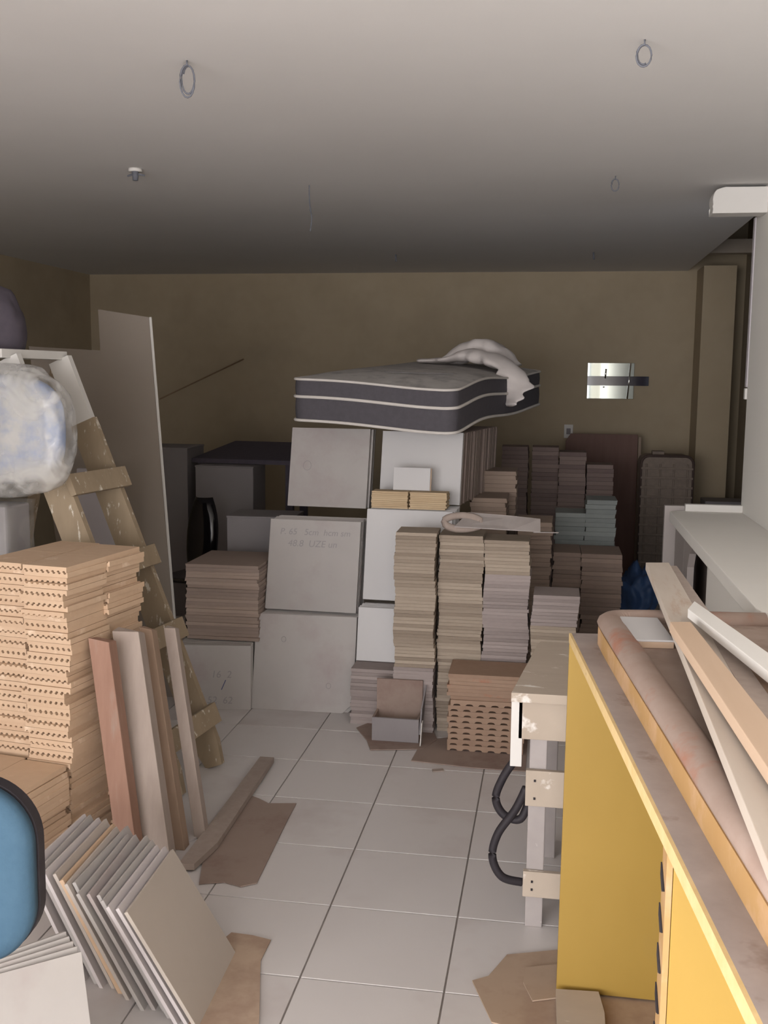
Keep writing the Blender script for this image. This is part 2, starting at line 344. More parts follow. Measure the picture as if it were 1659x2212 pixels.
for i, (px, z0) in enumerate(((475, 0), )):
    row('large_tile', 8, .36, .322, .02, m_big, -1.62, 4.80, 0, 8, 4, 'inked white tile, {} of the block under taupe stack', 'inked white block under the taupe stack')
# marks on the tiles
def ring(parent, x, z, r, y=-.0006, mat=None):
    bm = B(); loft(bm, [(x + r * math.cos(a * PI / 10), y, z + r * 1.15 * math.sin(a * PI / 10)) for a in range(20)], .0009, 4, True); part('ring_mark', bm, mat or m_ink, parent)
def writing(parent, txt, x, z, size, mat, shear=.15):
    c = bpy.data.curves.new('handwriting', 'FONT'); c.body = txt; c.size = size; c.extrude = .0002; c.shear = shear; c.materials.append(mat)
    tmp = bpy.data.objects.new('handwriting', c); C.objects.link(tmp); me = bpy.data.meshes.new_from_object(tmp.evaluated_get(bpy.context.evaluated_depsgraph_get())); bpy.data.objects.remove(tmp)
    me.materials.clear(); me.materials.append(mat)
    o = obj('handwriting', me, parent, (x, -.0006, z), (R(90), 0, 0))
    o['label'] = 'faint handwritten line'
writing(b2[0], 'P. 65   5cm  hcm sm', -.185, .385, .045, m_ink); writing(b2[0], '48.8  UZE un', -.14, .325, .048, m_ink)
ring(b3[0], -.12, .22, .022)
blk = [o for o in C.objects if o.get('group') == 'bottom left block of large white tiles'][0]
ring(blk, -.11, .35, .012); ring(blk, .13, .13, .012)
ink = [o for o in C.objects if o.get('group') == 'inked white block under the taupe stack'][0]
writing(ink, '16  2', -.02, .16, .05, m_ink); writing(ink, '/', .03, .10, .07, m_inkblue); writing(ink, '52  62', -.04, .03, .05, m_ink)

# small tan tiles on the middle right block, one white tile leaning behind
smt = plate('small_tan_tile', .187, .09, .0095, M('tan_tile', (190, 166, 134), (206, 184, 152), .85, 25, .6, .2))
stack('small_tan_tile', 'tile', smt, 9, .0097, -.80, 5.185, .993, -3, 'small tan tile, {} of the left pile on white block', 'small tan tiles, left pile', .003, .6)
stack('small_tan_tile', 'tile', smt, 9, .0097, -.603, 5.175, .993, -3, 'small tan tile, {} of the right pile on white block', 'small tan tiles, right pile', .003, .6)
t = thing('white_tile', 'small bright white tile standing upright on the two tan piles', 'tile', (-.70, 5.20, 1.081), (R(-10), 0, R(-3)))
bm = B(); bx(bm, (0, 0, .058), (.19, .010, .116)); part('glaze', bm, m_bright, t, bevel=.001)
bm = B(); bx(bm, (.004, .0095, .058), (.19, .008, .114)); part('tan_backing', bm, m_pine, t)

# ------------------------------------------------------------------ mattress and cloth on top
U = Vector((.978, -.209, 0)); V = Vector((.209, .978, 0)); O0 = Vector((-1.314, 5.15, 0)); MW, ML, MT = .865, 1.85, .222
def mz(u, v):
    s = -.055 * math.exp(-(((1 - u) * 1.4) ** 2 + (v * 3.6) ** 2) * 1.6)
    return 1.428 + .05 * v + .055 * v * (1 - u * u) + s + .012 * math.sin(v * 7 + .6) * u
def mp(a, b, h): # a, b in metres along the width and the length
    u, v = a / MW, b / ML; p = O0 + U * a + V * b; p.z = mz(u, v) + h; return p
def perim(inset=0.0, r=.07, n=7):
    pts = []; r = max(r - inset, .01)
    for cx, cy, a0 in ((MW - r - inset, r + inset, -90), (MW - r - inset, ML - r - inset, 0), (r + inset, ML - r - inset, 90), (r + inset, r + inset, 180)):
        for k in range(n): a = R(a0 + 90 * k / (n - 1)); pts.append((cx + r * math.cos(a), cy + r * math.sin(a)))
    out = []
    for i in range(len(pts)):
        p, q = pts[i], pts[(i + 1) % len(pts)]; d = math.dist(p, q); k = max(1, int(d / .06))
        for j in range(k): out.append((p[0] + (q[0] - p[0]) * j / k, p[1] + (q[1] - p[1]) * j / k))
    return out
mat_t = thing('mattress', 'dark grey sagging mattress with white piping lying on the tile blocks', 'mattress')
per = perim()
def rings_mesh(rings):
    bm = B(); vs = [[bm.verts.new(p) for p in r] for r in rings]; n = len(vs[0])
    for a, b in zip(vs, vs[1:]):
        for k in range(n): bm.faces.new((a[k], a[(k + 1) % n], b[(k + 1) % n], b[k]))
    return bm, vs
def band(h0, h1, bulge):
    rs = []
    for k in range(5):
        t = k / 4; o = bulge * math.sin(PI * t)
        rs.append([mp(a + (a - MW / 2) / MW * 2 * o, b + (b - ML / 2) / ML * 2 * o, h0 + (h1 - h0) * t) for a, b in per])
    return rings_mesh(rs)[0]
part('lower_border', band(.006, .125, .004), m_mside, mat_t, True); part('upper_border', band(.125, .212, .004), m_mside, mat_t, True)
def cap(h, dome, flip):
    rs = []
    for k in range(9):
        s = 1 - k / 9
        rs.append([mp(MW / 2 + (a - MW / 2) * s, ML / 2 + (b - ML / 2) * s, h + dome * (1 - s ** 5)) for a, b in per])
    bm, vs = rings_mesh(rs); bm.faces.new(vs[-1]); return bm
part('quilted_top', cap(.212, .034, False), m_mtop, mat_t, True); part('underside', cap(.006, -.002, True), m_mtop, mat_t, True)
for h, rr in ((.212, .007), (.125, .0085), (.006, .008)):
    bm = B(); loft(bm, [mp(a + (a - MW / 2) / MW * .008, b + (b - ML / 2) / ML * .008, h) for a, b in per], rr, 6, True); part('piping', bm, m_pipe, mat_t, True, label='white piping cord')
bm = B(); loft(bm, [mp(.40 + .05 * k, .26 + .012 * k, .2475) for k in range(8)], (.006, .0025), 6); part('crease', bm, M('crease_shade', (120, 116, 116), (130, 126, 126), .9), mat_t, True, label='dark strip painting the shade of a crease in the quilted top')  # strip in a shade tone paints the dark of the crease
cl = thing('cloth', 'white crumpled cloth draped over the right edge of the mattress', 'cloth')
def on_top(a, b, h): return mp(a, b, h + .246)
path = spline([on_top(.25, 1.25, .015), on_top(.42, 1.22, .028), on_top(.58, 1.18, .065), on_top(.72, 1.12, .06), mp(.87, 1.04, .255), mp(.905, 1.0, .17), mp(.90, .97, .10), mp(.885, .95, .06)], 7)
rad = [(.05 + .05 * math.sin(PI * i / (len(path) - 1)) + .012 * math.sin(i * 1.1), .014 + .03 * math.exp(-((i / len(path) - .38) / .16) ** 2)) for i in range(len(path))]
bm = B(); loft(bm, path, rad, 18, wob=.35); part('hanging_fold', bm, m_cloth, cl, True)
path = spline([on_top(.40, 1.36, .02), on_top(.55, 1.34, .08), on_top(.68, 1.32, .085), on_top(.82, 1.28, .03)], 8)
bm = B(); loft(bm, path, [(.11, .02 + .05 * math.sin(PI * i / (len(path) - 1))) for i in range(len(path))], 18, wob=.4); part('heap', bm, m_cloth, cl, True)

# ------------------------------------------------------------------ saw on the tile columns
sw = thing('hand_saw', 'dusty hand saw with pale handle lying on top of the square tile columns', 'saw', (-.47, 4.70, .951), (0, 0, R(4)))
bm = B(); prism(bm, [(.04, 0, 0), (.30, 0, -.012), (.43, .0, -.018), (.43, .055, .01), (.30, .07, .012), (.10, .09, .012)], (0, .002, .004))
part('blade', bm, m_saw, sw, rot=(R(32), 0, 0), loc=(0, -.02, .022))
bm = B(); prism(bm, [(.40, .012, 0), (.515, .02, 0), (.40, .036, 0)], (0, 0, .004)); part('blade_tip', bm, m_saw, sw)
bm = B(); loft(bm, [(.075 + .085 * math.cos(a), .02 + .012 * math.sin(a), .04 + .030 * math.sin(a)) for a in [k * PI / 10 for k in range(20)]], (.016, .017), 10, True, .15); part('handle', bm, m_greyw, sw, True, label='pale wooden grip with finger hole')

# ------------------------------------------------------------------ back right: dark stacks, door leaf, hamper, blue bag
bt = plate('brown_tile', .188, .25, .03, m_brown, jit=.004)
for n, x, y, lab in ((39, -.262, 7.62, 'leftmost'), (39, -.045, 7.62, 'second from left'), (38, .146, 7.60, 'third from left'), (35, .345, 7.66, 'rightmost')):
    stack('brown_tile', 'tile', bt if lab != 'third from left' else bt, n, .03, x, y, 0, 0, 'dusky brown tile, {} of the %s back column' % lab, 'brown tiles, %s column at the back' % lab, .003, .5)
ct = plate('buff_tile', .19, .3, .024, m_cart, jit=.003)
stack('buff_tile', 'tile', ct, 47, .024, -.29, 6.06, 0, 0, 'buff tile, {} of the tall buff stack behind the saw', 'buff tiles, tall stack behind the saw', .005, .6)
stack('buff_tile', 'tile', ct, 42, .024, -.328, 5.74, 0, 0, 'buff tile, {} of the middle buff stack right behind the saw', 'buff tiles, middle stack behind the saw', .005, .6)
stack('buff_tile', 'tile', ct, 37, .024, -.082, 5.72, 0, 0, 'buff tile, {} of the short buff stack behind the saw tip', 'buff tiles, short stack behind the saw tip', .005, .6)
tt = plate('grey_green_tile', .176, .25, .027, m_teal, jit=.002)
stack('grey_green_tile', 'tile', tt, 32, .027, .12, 6.33, 0, 0, 'grey green tile, {} of the left grey green stack', 'grey green tiles, left stack', .005, .5)
stack('grey_green_tile', 'tile', tt, 35, .027, .298, 6.33, 0, 0, 'grey green tile, {} of the right grey green stack', 'grey green tiles, right stack', .005, .5)
dt = plate('dusty_tile', .15, .3, .024, m_dusty, jit=.003); dt2 = plate('dusty_tile', .215, .3, .024, m_dusty, jit=.003)
stack('dusty_tile', 'tile', dt, 30, .024, .100, 5.78, 0, 0, 'dusty brown tile, {} of the left stack beside the blue bag', 'dusty tiles, left stack', .005, .6)
stack('dusty_tile', 'tile', dt2, 30, .024, .285, 5.76, 0, 0, 'dusty brown tile, {} of the right stack beside the blue bag', 'dusty tiles, right stack', .006, .6)

d = thing('door_leaf', 'dark brown door leaf leaning on the back wall behind the stacks', 'door leaf', (.40, 8.55, 0), (R(-6), 0, 0))
bm = B(); prism(bm, [(-.29, 0, 0), (.29, 0, 0), (.29, 0, 1.22), (-.25, 0, 1.22), (-.29, 0, 1.16)], (0, .035, 0)); part('board', bm, m_darkwood, d, bevel=.003)
bm = B(); bx(bm, (.305, .018, .6), (.022, .03, 1.2)); part('edge_strip', bm, M('pale_strip', (150, 132, 116), (160, 142, 126), .8), d)
hm = thing('wicker_hamper', 'dark wicker hamper with rounded top standing by the back wall', 'hamper', (.858, 8.0, 0))
def rrect(w, h, r, n=6, taper=1.0):
    pts = [(-w / 2, 0), (w / 2, 0)]
    for cx, a0 in ((w / 2 - r, 0), (-w / 2 + r, 90)):
        for k in range(n): a = R(a0 + 90 * k / (n - 1)); pts.append((cx + r * math.cos(a), h - r + r * math.sin(a)))
    return pts
bm = B(); prism(bm, [(x, 0, z) for x, z in rrect(.385, 1.09, .06)], (0, .3, 0)); part('body', bm, m_wicker, hm, bevel=.008)
for k in range(4):
    bm = B(); loft(bm, [(-.15 + .1 * k, -.006, .03), (-.15 + .1 * k, -.006, 1.03)], (.007, .006), 6); part('upright_cane', bm, m_wicker, hm)
for k in range(14):
    bm = B(); loft(bm, [(-.19, -.008, .06 + .072 * k), (0, -.011, .06 + .072 * k), (.19, -.008, .06 + .072 * k)], (.006, .010), 6); part('woven_band', bm, m_wicker, hm)
bm = B(); loft(bm, [(x * .99, -.004, z) for x, z in rrect(.385, 1.09, .06)], .011, 6, True); part('rim', bm, M('dark_rim', (70, 56, 52), (80, 66, 60), .8), hm, True)
bm = B(); bx(bm, (-.06, .12, 1.105), (.09, .1, .03)); part('lid_knob', bm, m_wicker, hm, bevel=.006)
bm = B(); bmesh.ops.create_icosphere(bm, subdivisions=4, radius=1)
for v in bm.verts:
    n_ = noise.noise(v.co * 2.2) * .25 + noise.noise(v.co * 6) * .12; v.co = Vector((v.co.x * .14, v.co.y * .16, max(v.co.z, -.75) * .2 + .15)) * (1 + n_)
    v.co.z = max(v.co.z, .001)
tag(obj('plastic_bag', mesh('plastic_bag', bm, m_bluebag, True), None, (.62, 7.35, 0)), 'crumpled dark blue plastic bag on the floor beside the brown stacks', 'bag')
bm = B(); bmin(bm, (-.17, -.14, 0), (.17, .14, .74)); tag(obj('dark_carton', mesh('dark_carton', bm, m_shade, bevel=.006), None, (1.34, 8.3, 0)), 'dark carton in the back right corner beyond the white counter', 'carton')
# wall things
gp_ = thing('wall_mirror', 'small mirrored plate with dark middle band on the back wall', 'mirror', (.53, YB - .001, 1.645))
bm = B(); bx(bm, (-.06, -.006, 0), (.385, .012, .30)); part('glass', bm, m_mirror, gp_, bevel=.002)
bm = B(); bx(bm, (0, -.016, 0), (.505, .008, .078)); part('dark_band', bm, m_band, gp_, bevel=.001)
for x, a, b in ((-.105, .02, .10), (-.115, -.058, -.045), (.082, -.15, .15)):
    bm = B(); loft(bm, [(x, -.022, a), (x + .018 * (b - a) / .3, -.022, b)], .007, 10); part('reflection_strip', bm, m_chrome, gp_, True, label='added polished strip standing for a light reflection')  # chrome strips added to stand in for reflected streaks of light
sk = thing('wall_socket', 'small pale socket plate on the back wall above the dark stacks', 'socket', (.135, YB - .001, 1.215))
bm = B(); bx(bm, (0, -.006, 0), (.075, .012, .115)); part('cover_plate', bm, m_white, sk, bevel=.004)
bm = B(); bx(bm, (0, -.014, 0), (.035, .006, .05)); part('socket_insert', bm, m_greybox, sk, bevel=.002)
bm = B(); a, b = at_y(345, 862, 8.2), at_y(526, 776, 8.96); loft(bm, [a, a.lerp(b, .5), b], .006, 8); tag(obj('thin_rod', mesh('thin_rod', bm, M('rod_wood', (138, 116, 92), (148, 126, 102), .8), True)), 'thin brown rod leaning up against the back wall, far left', 'rod')

# ------------------------------------------------------------------ dark corner at the left back
tb = thing('dark_table', 'dark table with draped top in the shaded corner left of the mattress', 'table', (-2.1, 7.0, 0))
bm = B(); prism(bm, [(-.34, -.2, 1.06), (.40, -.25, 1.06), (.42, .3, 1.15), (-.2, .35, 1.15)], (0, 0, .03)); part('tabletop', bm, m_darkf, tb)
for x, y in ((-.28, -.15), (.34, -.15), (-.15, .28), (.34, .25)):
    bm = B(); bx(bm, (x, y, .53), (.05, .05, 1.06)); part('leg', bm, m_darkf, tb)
def carton(name, label, x, y, z, sx, sy, sz, mat, rz=0, cat='box'):
    t = thing(name, label, cat, (x, y, z), (0, 0, R(rz)))
    bm = B(); bmin(bm, (-sx / 2, -sy / 2, 0), (sx / 2, sy / 2, sz - .002)); part('body', bm, mat, t, bevel=.004)
    bm = B(); bx(bm, (0, 0, sz), (sx + .006, sy + .006, .012)); part('lid', bm, mat, t, bevel=.003); return t
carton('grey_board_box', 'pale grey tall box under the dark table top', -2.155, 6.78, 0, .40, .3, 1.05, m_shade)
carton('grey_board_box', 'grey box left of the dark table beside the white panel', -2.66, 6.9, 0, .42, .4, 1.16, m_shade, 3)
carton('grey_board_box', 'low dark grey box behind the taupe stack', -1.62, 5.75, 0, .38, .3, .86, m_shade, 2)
bc = thing('glossy_chair', 'black glossy moulded chair in the dark left corner', 'chair', (-2.08, 6.0, 0), (0, 0, R(-15)))
bm = B()
rs = []
for k in range(9):
    z = .50 + .42 * k / 8; hw = .115 * (1 - (abs(k - 3.2) / 6.5) ** 2.4); rs.append([(hw * math.sin(a), -.03 - .06 * math.cos(a) + .05 * k / 8, z) for a in [R(-80 + 20 * j) for j in range(9)]])
vs = [[bm.verts.new(p) for p in r] for r in rs]
for a, b in zip(vs, vs[1:]):
    for k in range(8): bm.faces.new((a[k], a[k + 1], b[k + 1], b[k]))
bmesh.ops.solidify(bm, geom=bm.faces[:], thickness=.014); part('backrest', bm, m_gloss, bc, True)
bm = B(); bx(bm, (0, -.12, .45), (.30, .32, .03)); part('seat', bm, m_gloss, bc, bevel=.012)
for x in (-.12, .12):
    for y in (-.24, 0):
        bm = B(); loft(bm, [(x, y, .44), (x * 1.15, y * 1.1, 0)], .013, 8); part('leg', bm, m_gloss, bc, True)

# ------------------------------------------------------------------ white panels at the left
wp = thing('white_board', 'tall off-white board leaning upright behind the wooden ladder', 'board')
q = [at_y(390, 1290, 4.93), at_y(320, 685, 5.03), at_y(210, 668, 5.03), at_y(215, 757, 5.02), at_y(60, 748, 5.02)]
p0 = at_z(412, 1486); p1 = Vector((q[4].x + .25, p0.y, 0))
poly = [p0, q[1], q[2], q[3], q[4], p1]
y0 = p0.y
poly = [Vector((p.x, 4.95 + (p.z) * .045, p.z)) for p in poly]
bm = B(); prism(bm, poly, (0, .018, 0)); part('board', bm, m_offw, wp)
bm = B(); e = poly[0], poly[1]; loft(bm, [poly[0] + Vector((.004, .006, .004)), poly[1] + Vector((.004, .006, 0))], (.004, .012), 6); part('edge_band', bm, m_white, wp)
lp = thing('lavender_board', 'pale lavender board leaning low between the ladder rails', 'board')
a, b, c_, d_ = at_z(362, 1488), at_y(318, 1230, 4.6), at_y(150, 1080, 4.6), at_z(140, 1500)
bm = B(); prism(bm, [Vector((a.x - .06, 4.45, 0)), Vector((b.x - .14, 4.62, b.z + .1)), Vector((b.x - .16, 4.66, 1.2)), Vector((-2.25, 4.66, 1.2)), Vector((-2.25, 4.45, 0))], (0, .016, .002)); part('board', bm, M('lavender_board', (176, 170, 172), (184, 178, 180), .6, 3, 0, .03), lp)

# ------------------------------------------------------------------ ladder
ld = thing('step_ladder', 'wooden paint-splattered step ladder standing open behind the tall left stack', 'ladder', (0, 0, .009))
f0 = Vector((-1.37, 4.05, 0)); t0 = Vector((-2.06, 4.14, 1.70)); dr = Vector((-.139, -.990, 0)) * .34
def board(bm, a, b, wv, th, tv):      # a board from a to b, half width vector wv, half thickness vector tv
    prism(bm, [a - wv - tv, a + wv - tv, b + wv - tv, b - wv - tv], tv * 2)
ax = (t0 - f0).normalized(); rd = Vector((.139, .990, 0)); wd = ax.cross(rd).normalized()
for k, o in enumerate((Vector((0, 0, 0)), dr)):
    bm = B(); a, b = f0 + o, t0 + o
    cut = a + ax * .0
    prism(bm, [a - wd * .042 - rd * .014, a + wd * .036 - rd * .014 + ax * -.0, a + wd * .062 - rd * .014 + ax * .1, b + wd * .06 - rd * .014 - ax * .28, b - wd * .06 - rd * .014 - ax * .28, a - wd * .062 - rd * .014 + ax * .1], rd * .028)
    r_ = part('rail', bm, m_ladder, ld)
    bm = B(); board(bm, b - ax * .28, b, wd * .05, 0, rd * .014); part('painted_end', bm, m_white, r_, label='white painted top of the rail')
    rear = o + t0; ft = o + Vector((-2.52, 4.28, 0))
    bm = B(); board(bm, ft, rear - Vector((.02, -.01, .03)), Vector((.025, -.01, 0)), 0, rd * .014); part('rear_leg', bm, m_ladder, ld)
outw = wd if wd.x > 0 else -wd
for z in (.195, .555, .86, 1.185):
    s = z / ax.z; c0 = f0 + ax * s + outw * .076
    bm = B(); a, b = c0 + rd * .035, c0 + dr - rd * .035
    wv = ax * .043
    prism(bm, [a - wv - outw * .014, a + wv - outw * .014, b + wv - outw * .014, b - wv - outw * .014], outw * .028)
    part('step', bm, m_ladder, ld, bevel=.003)
bm = B(); c0 = t0 + dr * .5
prism(bm, [c0 + rd * .19 + Vector((.02, 0, 0)), c0 + rd * .19 + Vector((-.36, .0, 0)), c0 - rd * .24 + Vector((-.36, .0, 0)), c0 - rd * .24 + Vector((.02, 0, 0))], (0, 0, .035)); part('top_step', bm, m_white, ld, bevel=.003, label='white painted top platform')
bm = B(); bmesh.ops.create_icosphere(bm, subdivisions=4, radius=1)
for v in bm.verts:
    v.co = Vector((v.co.x * .15, v.co.y * .14, max(v.co.z * .20 + .08, 0))) * (1 + .06 * noise.noise(v.co * 3))
tag(obj('dark_bag', mesh('dark_bag', bm, m_darkf, True), None, (t0.x + dr.x * .5 - .20, t0.y + dr.y * .5, t0.z + .036)), 'dark slate rounded bag sitting on the ladder top', 'bag')

# ------------------------------------------------------------------ plastic wrapped bundle behind the tall stack
wb = thing('wrapped_carton', 'dusty plastic-covered carton standing behind the tall ridged stack', 'carton', (-2.28, 3.63, 0), (0, 0, R(-5)))
bm = B(); bmin(bm, (-.30, -.08, 0), (.30, .08, 1.16)); part('body', bm, m_shade, wb, bevel=.01)
bm = B(); bx(bm, (0, 0, .586), (.62, .18, 1.17)); bmesh.ops.subdivide_edges(bm, edges=bm.edges[:], cuts=7, use_grid_fill=True)
for v in bm.verts: v.co += Vector((1, 1, .2)) * (.012 * noise.noise(v.co * 9))
for v in bm.verts: v.co.z = max(v.co.z, .001)
part('plastic_cover', bm, m_film2, wb, True, label='clear plastic sheeting')
bn = thing('plastic_bundle', 'translucent plastic bundle of white and blue sheets on top of the wrapped carton', 'bundle', (-2.06, 3.62, 1.185), (0, 0, R(-8)))
def blob(sx, sy, sz, amp, seed, fr=2.6):
    bm = B(); bmesh.ops.create_icosphere(bm, subdivisions=5, radius=1)
    for v in bm.verts:
        p = v.co.copy(); e = Vector([math.copysign(abs(c) ** .7, c) for c in p])
        n_ = 1 + amp * noise.noise(p * fr + Vector((seed, 0, 0))) + amp * .5 * noise.noise(p * fr * 3 + Vector((0, seed, 0)))
        v.co = Vector((e.x * sx, e.y * sy, e.z * sz)) * n_; v.co.z = max(v.co.z + sz, 0)
    return bm
part('folded_sheets', blob(.285, .075, .205, .03, 3, 1.6), M('white_blue_sheets', (186, 186, 184), (194, 192, 190), .7, 4, 0, .3, dust=(134, 152, 190), dscale=3.5, dlow=.44, dhigh=.6), bn, True, loc=(0, 0, .05))
part('plastic_wrap', blob(.325, .10, .25, .05, 1, 2.0), m_film, bn, True, label='clear crinkled plastic wrap')

# ------------------------------------------------------------------ posts leaning on the tall stack
def lean_post(x0, y0, x1, y1, h, wx, wy, mat, label, name='wooden_post'):
    bm = B(); a = Vector((x0, y0, 0)); b = Vector((x1, y1, h)); hx, hy = Vector((wx / 2, 0, 0)), Vector((0, wy / 2, 0))
    lo = [a - hx - hy, a + hx - hy, a + hx + hy, a - hx + hy]; hi = [b - hx - hy + Vector((0, 0, random.uniform(-.01, .02))), b + hx - hy, b + hx + hy + Vector((0, 0, random.uniform(-.02, .01))), b - hx + hy]
    v = [bm.verts.new(p) for p in lo + hi]
    for f in ((3, 2, 1, 0), (4, 5, 6, 7), (0, 1, 5, 4), (1, 2, 6, 5), (2, 3, 7, 6), (3, 0, 4, 7)): bm.faces.new([v[i] for i in f])
    return tag(obj(name, mesh(name, bm, mat, bevel=.003)), label, 'post')
lean_post(-1.345, 3.12, -1.455, 3.165, .775, .072, .06, m_redw, 'reddish wooden post leaning on the tall left stack, leftmost')
lean_post(-1.270, 3.18, -1.412, 3.28, .785, .095, .055, m_greyw, 'grey weathered post leaning beside the reddish post')
lean_post(-1.248, 3.31, -1.395, 3.41, .76, .048, .05, M('brown_batten', (150, 126, 108), (160, 138, 120), .85, 8, 0, .3, stretch=(5, 5, .6)), 'thin brown batten leaning right of the grey post', 'wooden_batten')
lean_post(-1.200, 3.40, -1.350, 3.52, .74, .044, .04, m_greyw, 'thin grey batten leaning nearest the ladder steps', 'wooden_batten')

# ------------------------------------------------------------------ tiles leaning in the foreground
LT = .356
lean_me = [slab('large_tile', .356, .356, .010, mt) for mt in (m_big, M('grey_beige_tile', (178, 168, 160), (190, 180, 172), .6, 4, .5, .05), M('lilac_white_tile', (190, 182, 182), (200, 193, 192), .6, 4, .5, .05))]
fx = M('front_greige_tile', (176, 166, 156), (184, 174, 164), .5, 3, 0, .03)
front_tile = slab('large_tile', .356, .356, .010, fx)
tan_tile = slab('large_tile', .356, .35, .012, m_ridge)
for i in range(14):
    s = i * .0285 + random.uniform(-.004, .004); lean = 31 - i * .45
    o = obj('large_tile', front_tile if i == 0 else tan_tile if i in (9,) else random.choice(lean_me), None,
            (-.845 - s, 2.51 + .012 * i + random.gauss(0, .012) * (i > 0), 0), (R(-lean), 0, R(92 + random.gauss(0, 1.2) * (i > 0))))
    tag(o, 'greige tile leaning at the front of the foreground row' if i == 0 else 'white tile leaning in the foreground row, %s behind the front tile' % ('next one' if i == 1 else nth(i)), 'tile', 'leaning tiles in the left foreground')
pk = [slab('large_tile', .33, .325, .010, m_big) for _ in range(3)]
for i in range(5):
    u = Vector((-.62, .78, 0)) * (i * .024)
    o = obj('large_tile', pk[i % 3], None, (-1.10 + u.x, 1.94 + u.y, 0), (R(-24 + i * 2), 0, R(40 + i * 2.5)))
    tag(o, 'pale pinkish tile leaning below the blue chair, ' + ('frontmost' if i == 0 else nth(i + 1) + ' from the front'), 'tile', 'pale tiles below the blue chair')

# ------------------------------------------------------------------ blue chair at the left edge
ch = thing('office_chair', 'blue upholstered chair back with black edging at the left edge', 'chair', (-1.062, 1.6, 0), (0, 0, R(186)))
def rr(w, h, r, n=14):
    pts = []
    for cx, cz, a0 in ((w / 2 - r, -h / 2 + r, -90), (w / 2 - r, h / 2 - r, 0), (-w / 2 + r, h / 2 - r, 90), (-w / 2 + r, -h / 2 + r, 180)):
        for k in range(n): a = R(a0 + 90 * k / (n - 1)); pts.append((cx + r * math.cos(a), cz + r * math.sin(a)))
    return pts
bm = B(); rs = [[(x * k, .012 + d, z * k + .775) for x, z in rr(.38, .33, .11)] for k, d in ((1, 0), (1, .018), (.965, .027), (.88, .034), (.7, .039), (.4, .042))]
vs = [[bm.verts.new(p) for p in r] for r in rs]; n_ = len(vs[0])
for a, b in zip(vs, vs[1:]):
    for k in range(n_): bm.faces.new((a[k], a[(k + 1) % n_], b[(k + 1) % n_], b[k]))
bm.faces.new(vs[-1]); bm.faces.new(vs[0][::-1]); part('backrest', bm, m_blue, ch, True)
bm = B(); prism(bm, [(x, -.02, z + .775) for x, z in rr(.384, .334, .113)], (0, .026, 0)); part('back_shell', bm, m_black, ch, bevel=.008, label='black plastic back shell')
bm = B(); bx(bm, (.0, -.03, .52), (.06, .02, .32)); part('back_bracket', bm, m_plasticgrey, ch, bevel=.004)
bm = B(); prism(bm, [(x, z + .28, .43) for x, z in rr(.42, .40, .09)], (0, 0, .05)); part('seat', bm, m_blue, ch, bevel=.012)
bm = B(); loft(bm, [(0, .28, .43), (0, .28, .1)], .025, 10); part('column', bm, m_black, ch, True)
for k in range(5):
    a = 2 * PI * k / 5 + .3
    bm = B(); loft(bm, [(0, .28, .11), (.24 * math.cos(a), .28 + .24 * math.sin(a), .07)], [(.022, .02), (.014, .012)], 8); part('base_arm', bm, m_black, ch, True)
    bm = B(); loft(bm, [(.24 * math.cos(a) - .012, .28 + .24 * math.sin(a), .0275), (.24 * math.cos(a) + .012, .28 + .24 * math.sin(a), .0275)], .027, 10); part('caster', bm, m_black, ch, True)

# ------------------------------------------------------------------ cardboard, plank and litter on the floor
def sheet(name, pts, mat, label, z=.002, curl=None, cat='cardboard', t=.004):
    bm = B(); prism(bm, [(p.x, p.y, z) for p in pts], (0, 0, t))
    if curl:
        for v in bm.verts: v.co.z += curl(v.co)
    return tag(obj(name, mesh(name, bm, mat)), label, cat)
P = lambda *a: [at_z(*p) for p in a]
sheet('cardboard_sheet', P((545, 1722), (560, 1728), (580, 1738), (640, 1738), (622, 1772), (555, 1910), (520, 1918), (485, 1908), (430, 1912), (440, 1850)), m_cardd, 'brown cardboard sheet on the floor beside the long flat plank')
sheet('cardboard_sheet', P((500, 2018), (545, 2024), (585, 2034), (563, 2078), (560, 2212), (545, 2300), (400, 2300), (400, 2100)), m_card, 'tan cardboard under the leaning foreground tiles')
sheet('cardboard_sheet', P((1095, 2066), (1260, 2050), (1420, 2130), (1420, 2300), (1062, 2212), (1020, 2122), (1055, 2112)), m_card, 'torn cardboard lying before the yellow counter', .002)
sheet('cardboard_sheet', P((1135, 2098), (1230, 2088), (1230, 2160), (1150, 2170), (1130, 2130)), m_card, 'small torn cardboard flap on the cardboard before the yellow counter', .008)
sheet('cardboard_sheet', P((770, 1574), (805, 1560), (925, 1560), (945, 1600), (915, 1620), (800, 1622), (792, 1600)), m_cardd, 'dull cardboard sheet under the small open carton')
sheet('cardboard_sheet', P((912, 1602), (1010, 1590), (1140, 1600), (1135, 1668), (1020, 1660), (888, 1645)), m_cardd, 'dull cardboard sheet under the slotted clay tiles', .001, t=.004)
pl = P((562, 1649), (592, 1651), (470, 1838), (420, 1885), (385, 1885), (470, 1775))
sheet('floor_plank', pl, m_greyw, 'long grey plank lying flat beyond the brown cardboard', .009, cat='plank', t=.022)
sheet('white_sheet', P((380, 1655), (545, 1690), (455, 1800), (385, 1830), (330, 1830), (340, 1680)), m_floor, 'white glossy board lying flat under the ladder foot', .001, cat='board', t=.007)
sheet('wood_offcut', P((1200, 2160), (1292, 2166), (1305, 2212), (1310, 2300), (1205, 2300)), m_pallet, 'pale wood offcut lying at the foot of the yellow counter', .014, cat='offcut', t=.018)
sheet('wood_chip', P((933, 1664), (957, 1662), (959, 1667), (935, 1669)), m_greyw, 'tiny dark wood chip on the white floor tiles', .001, cat='chip', t=.004)
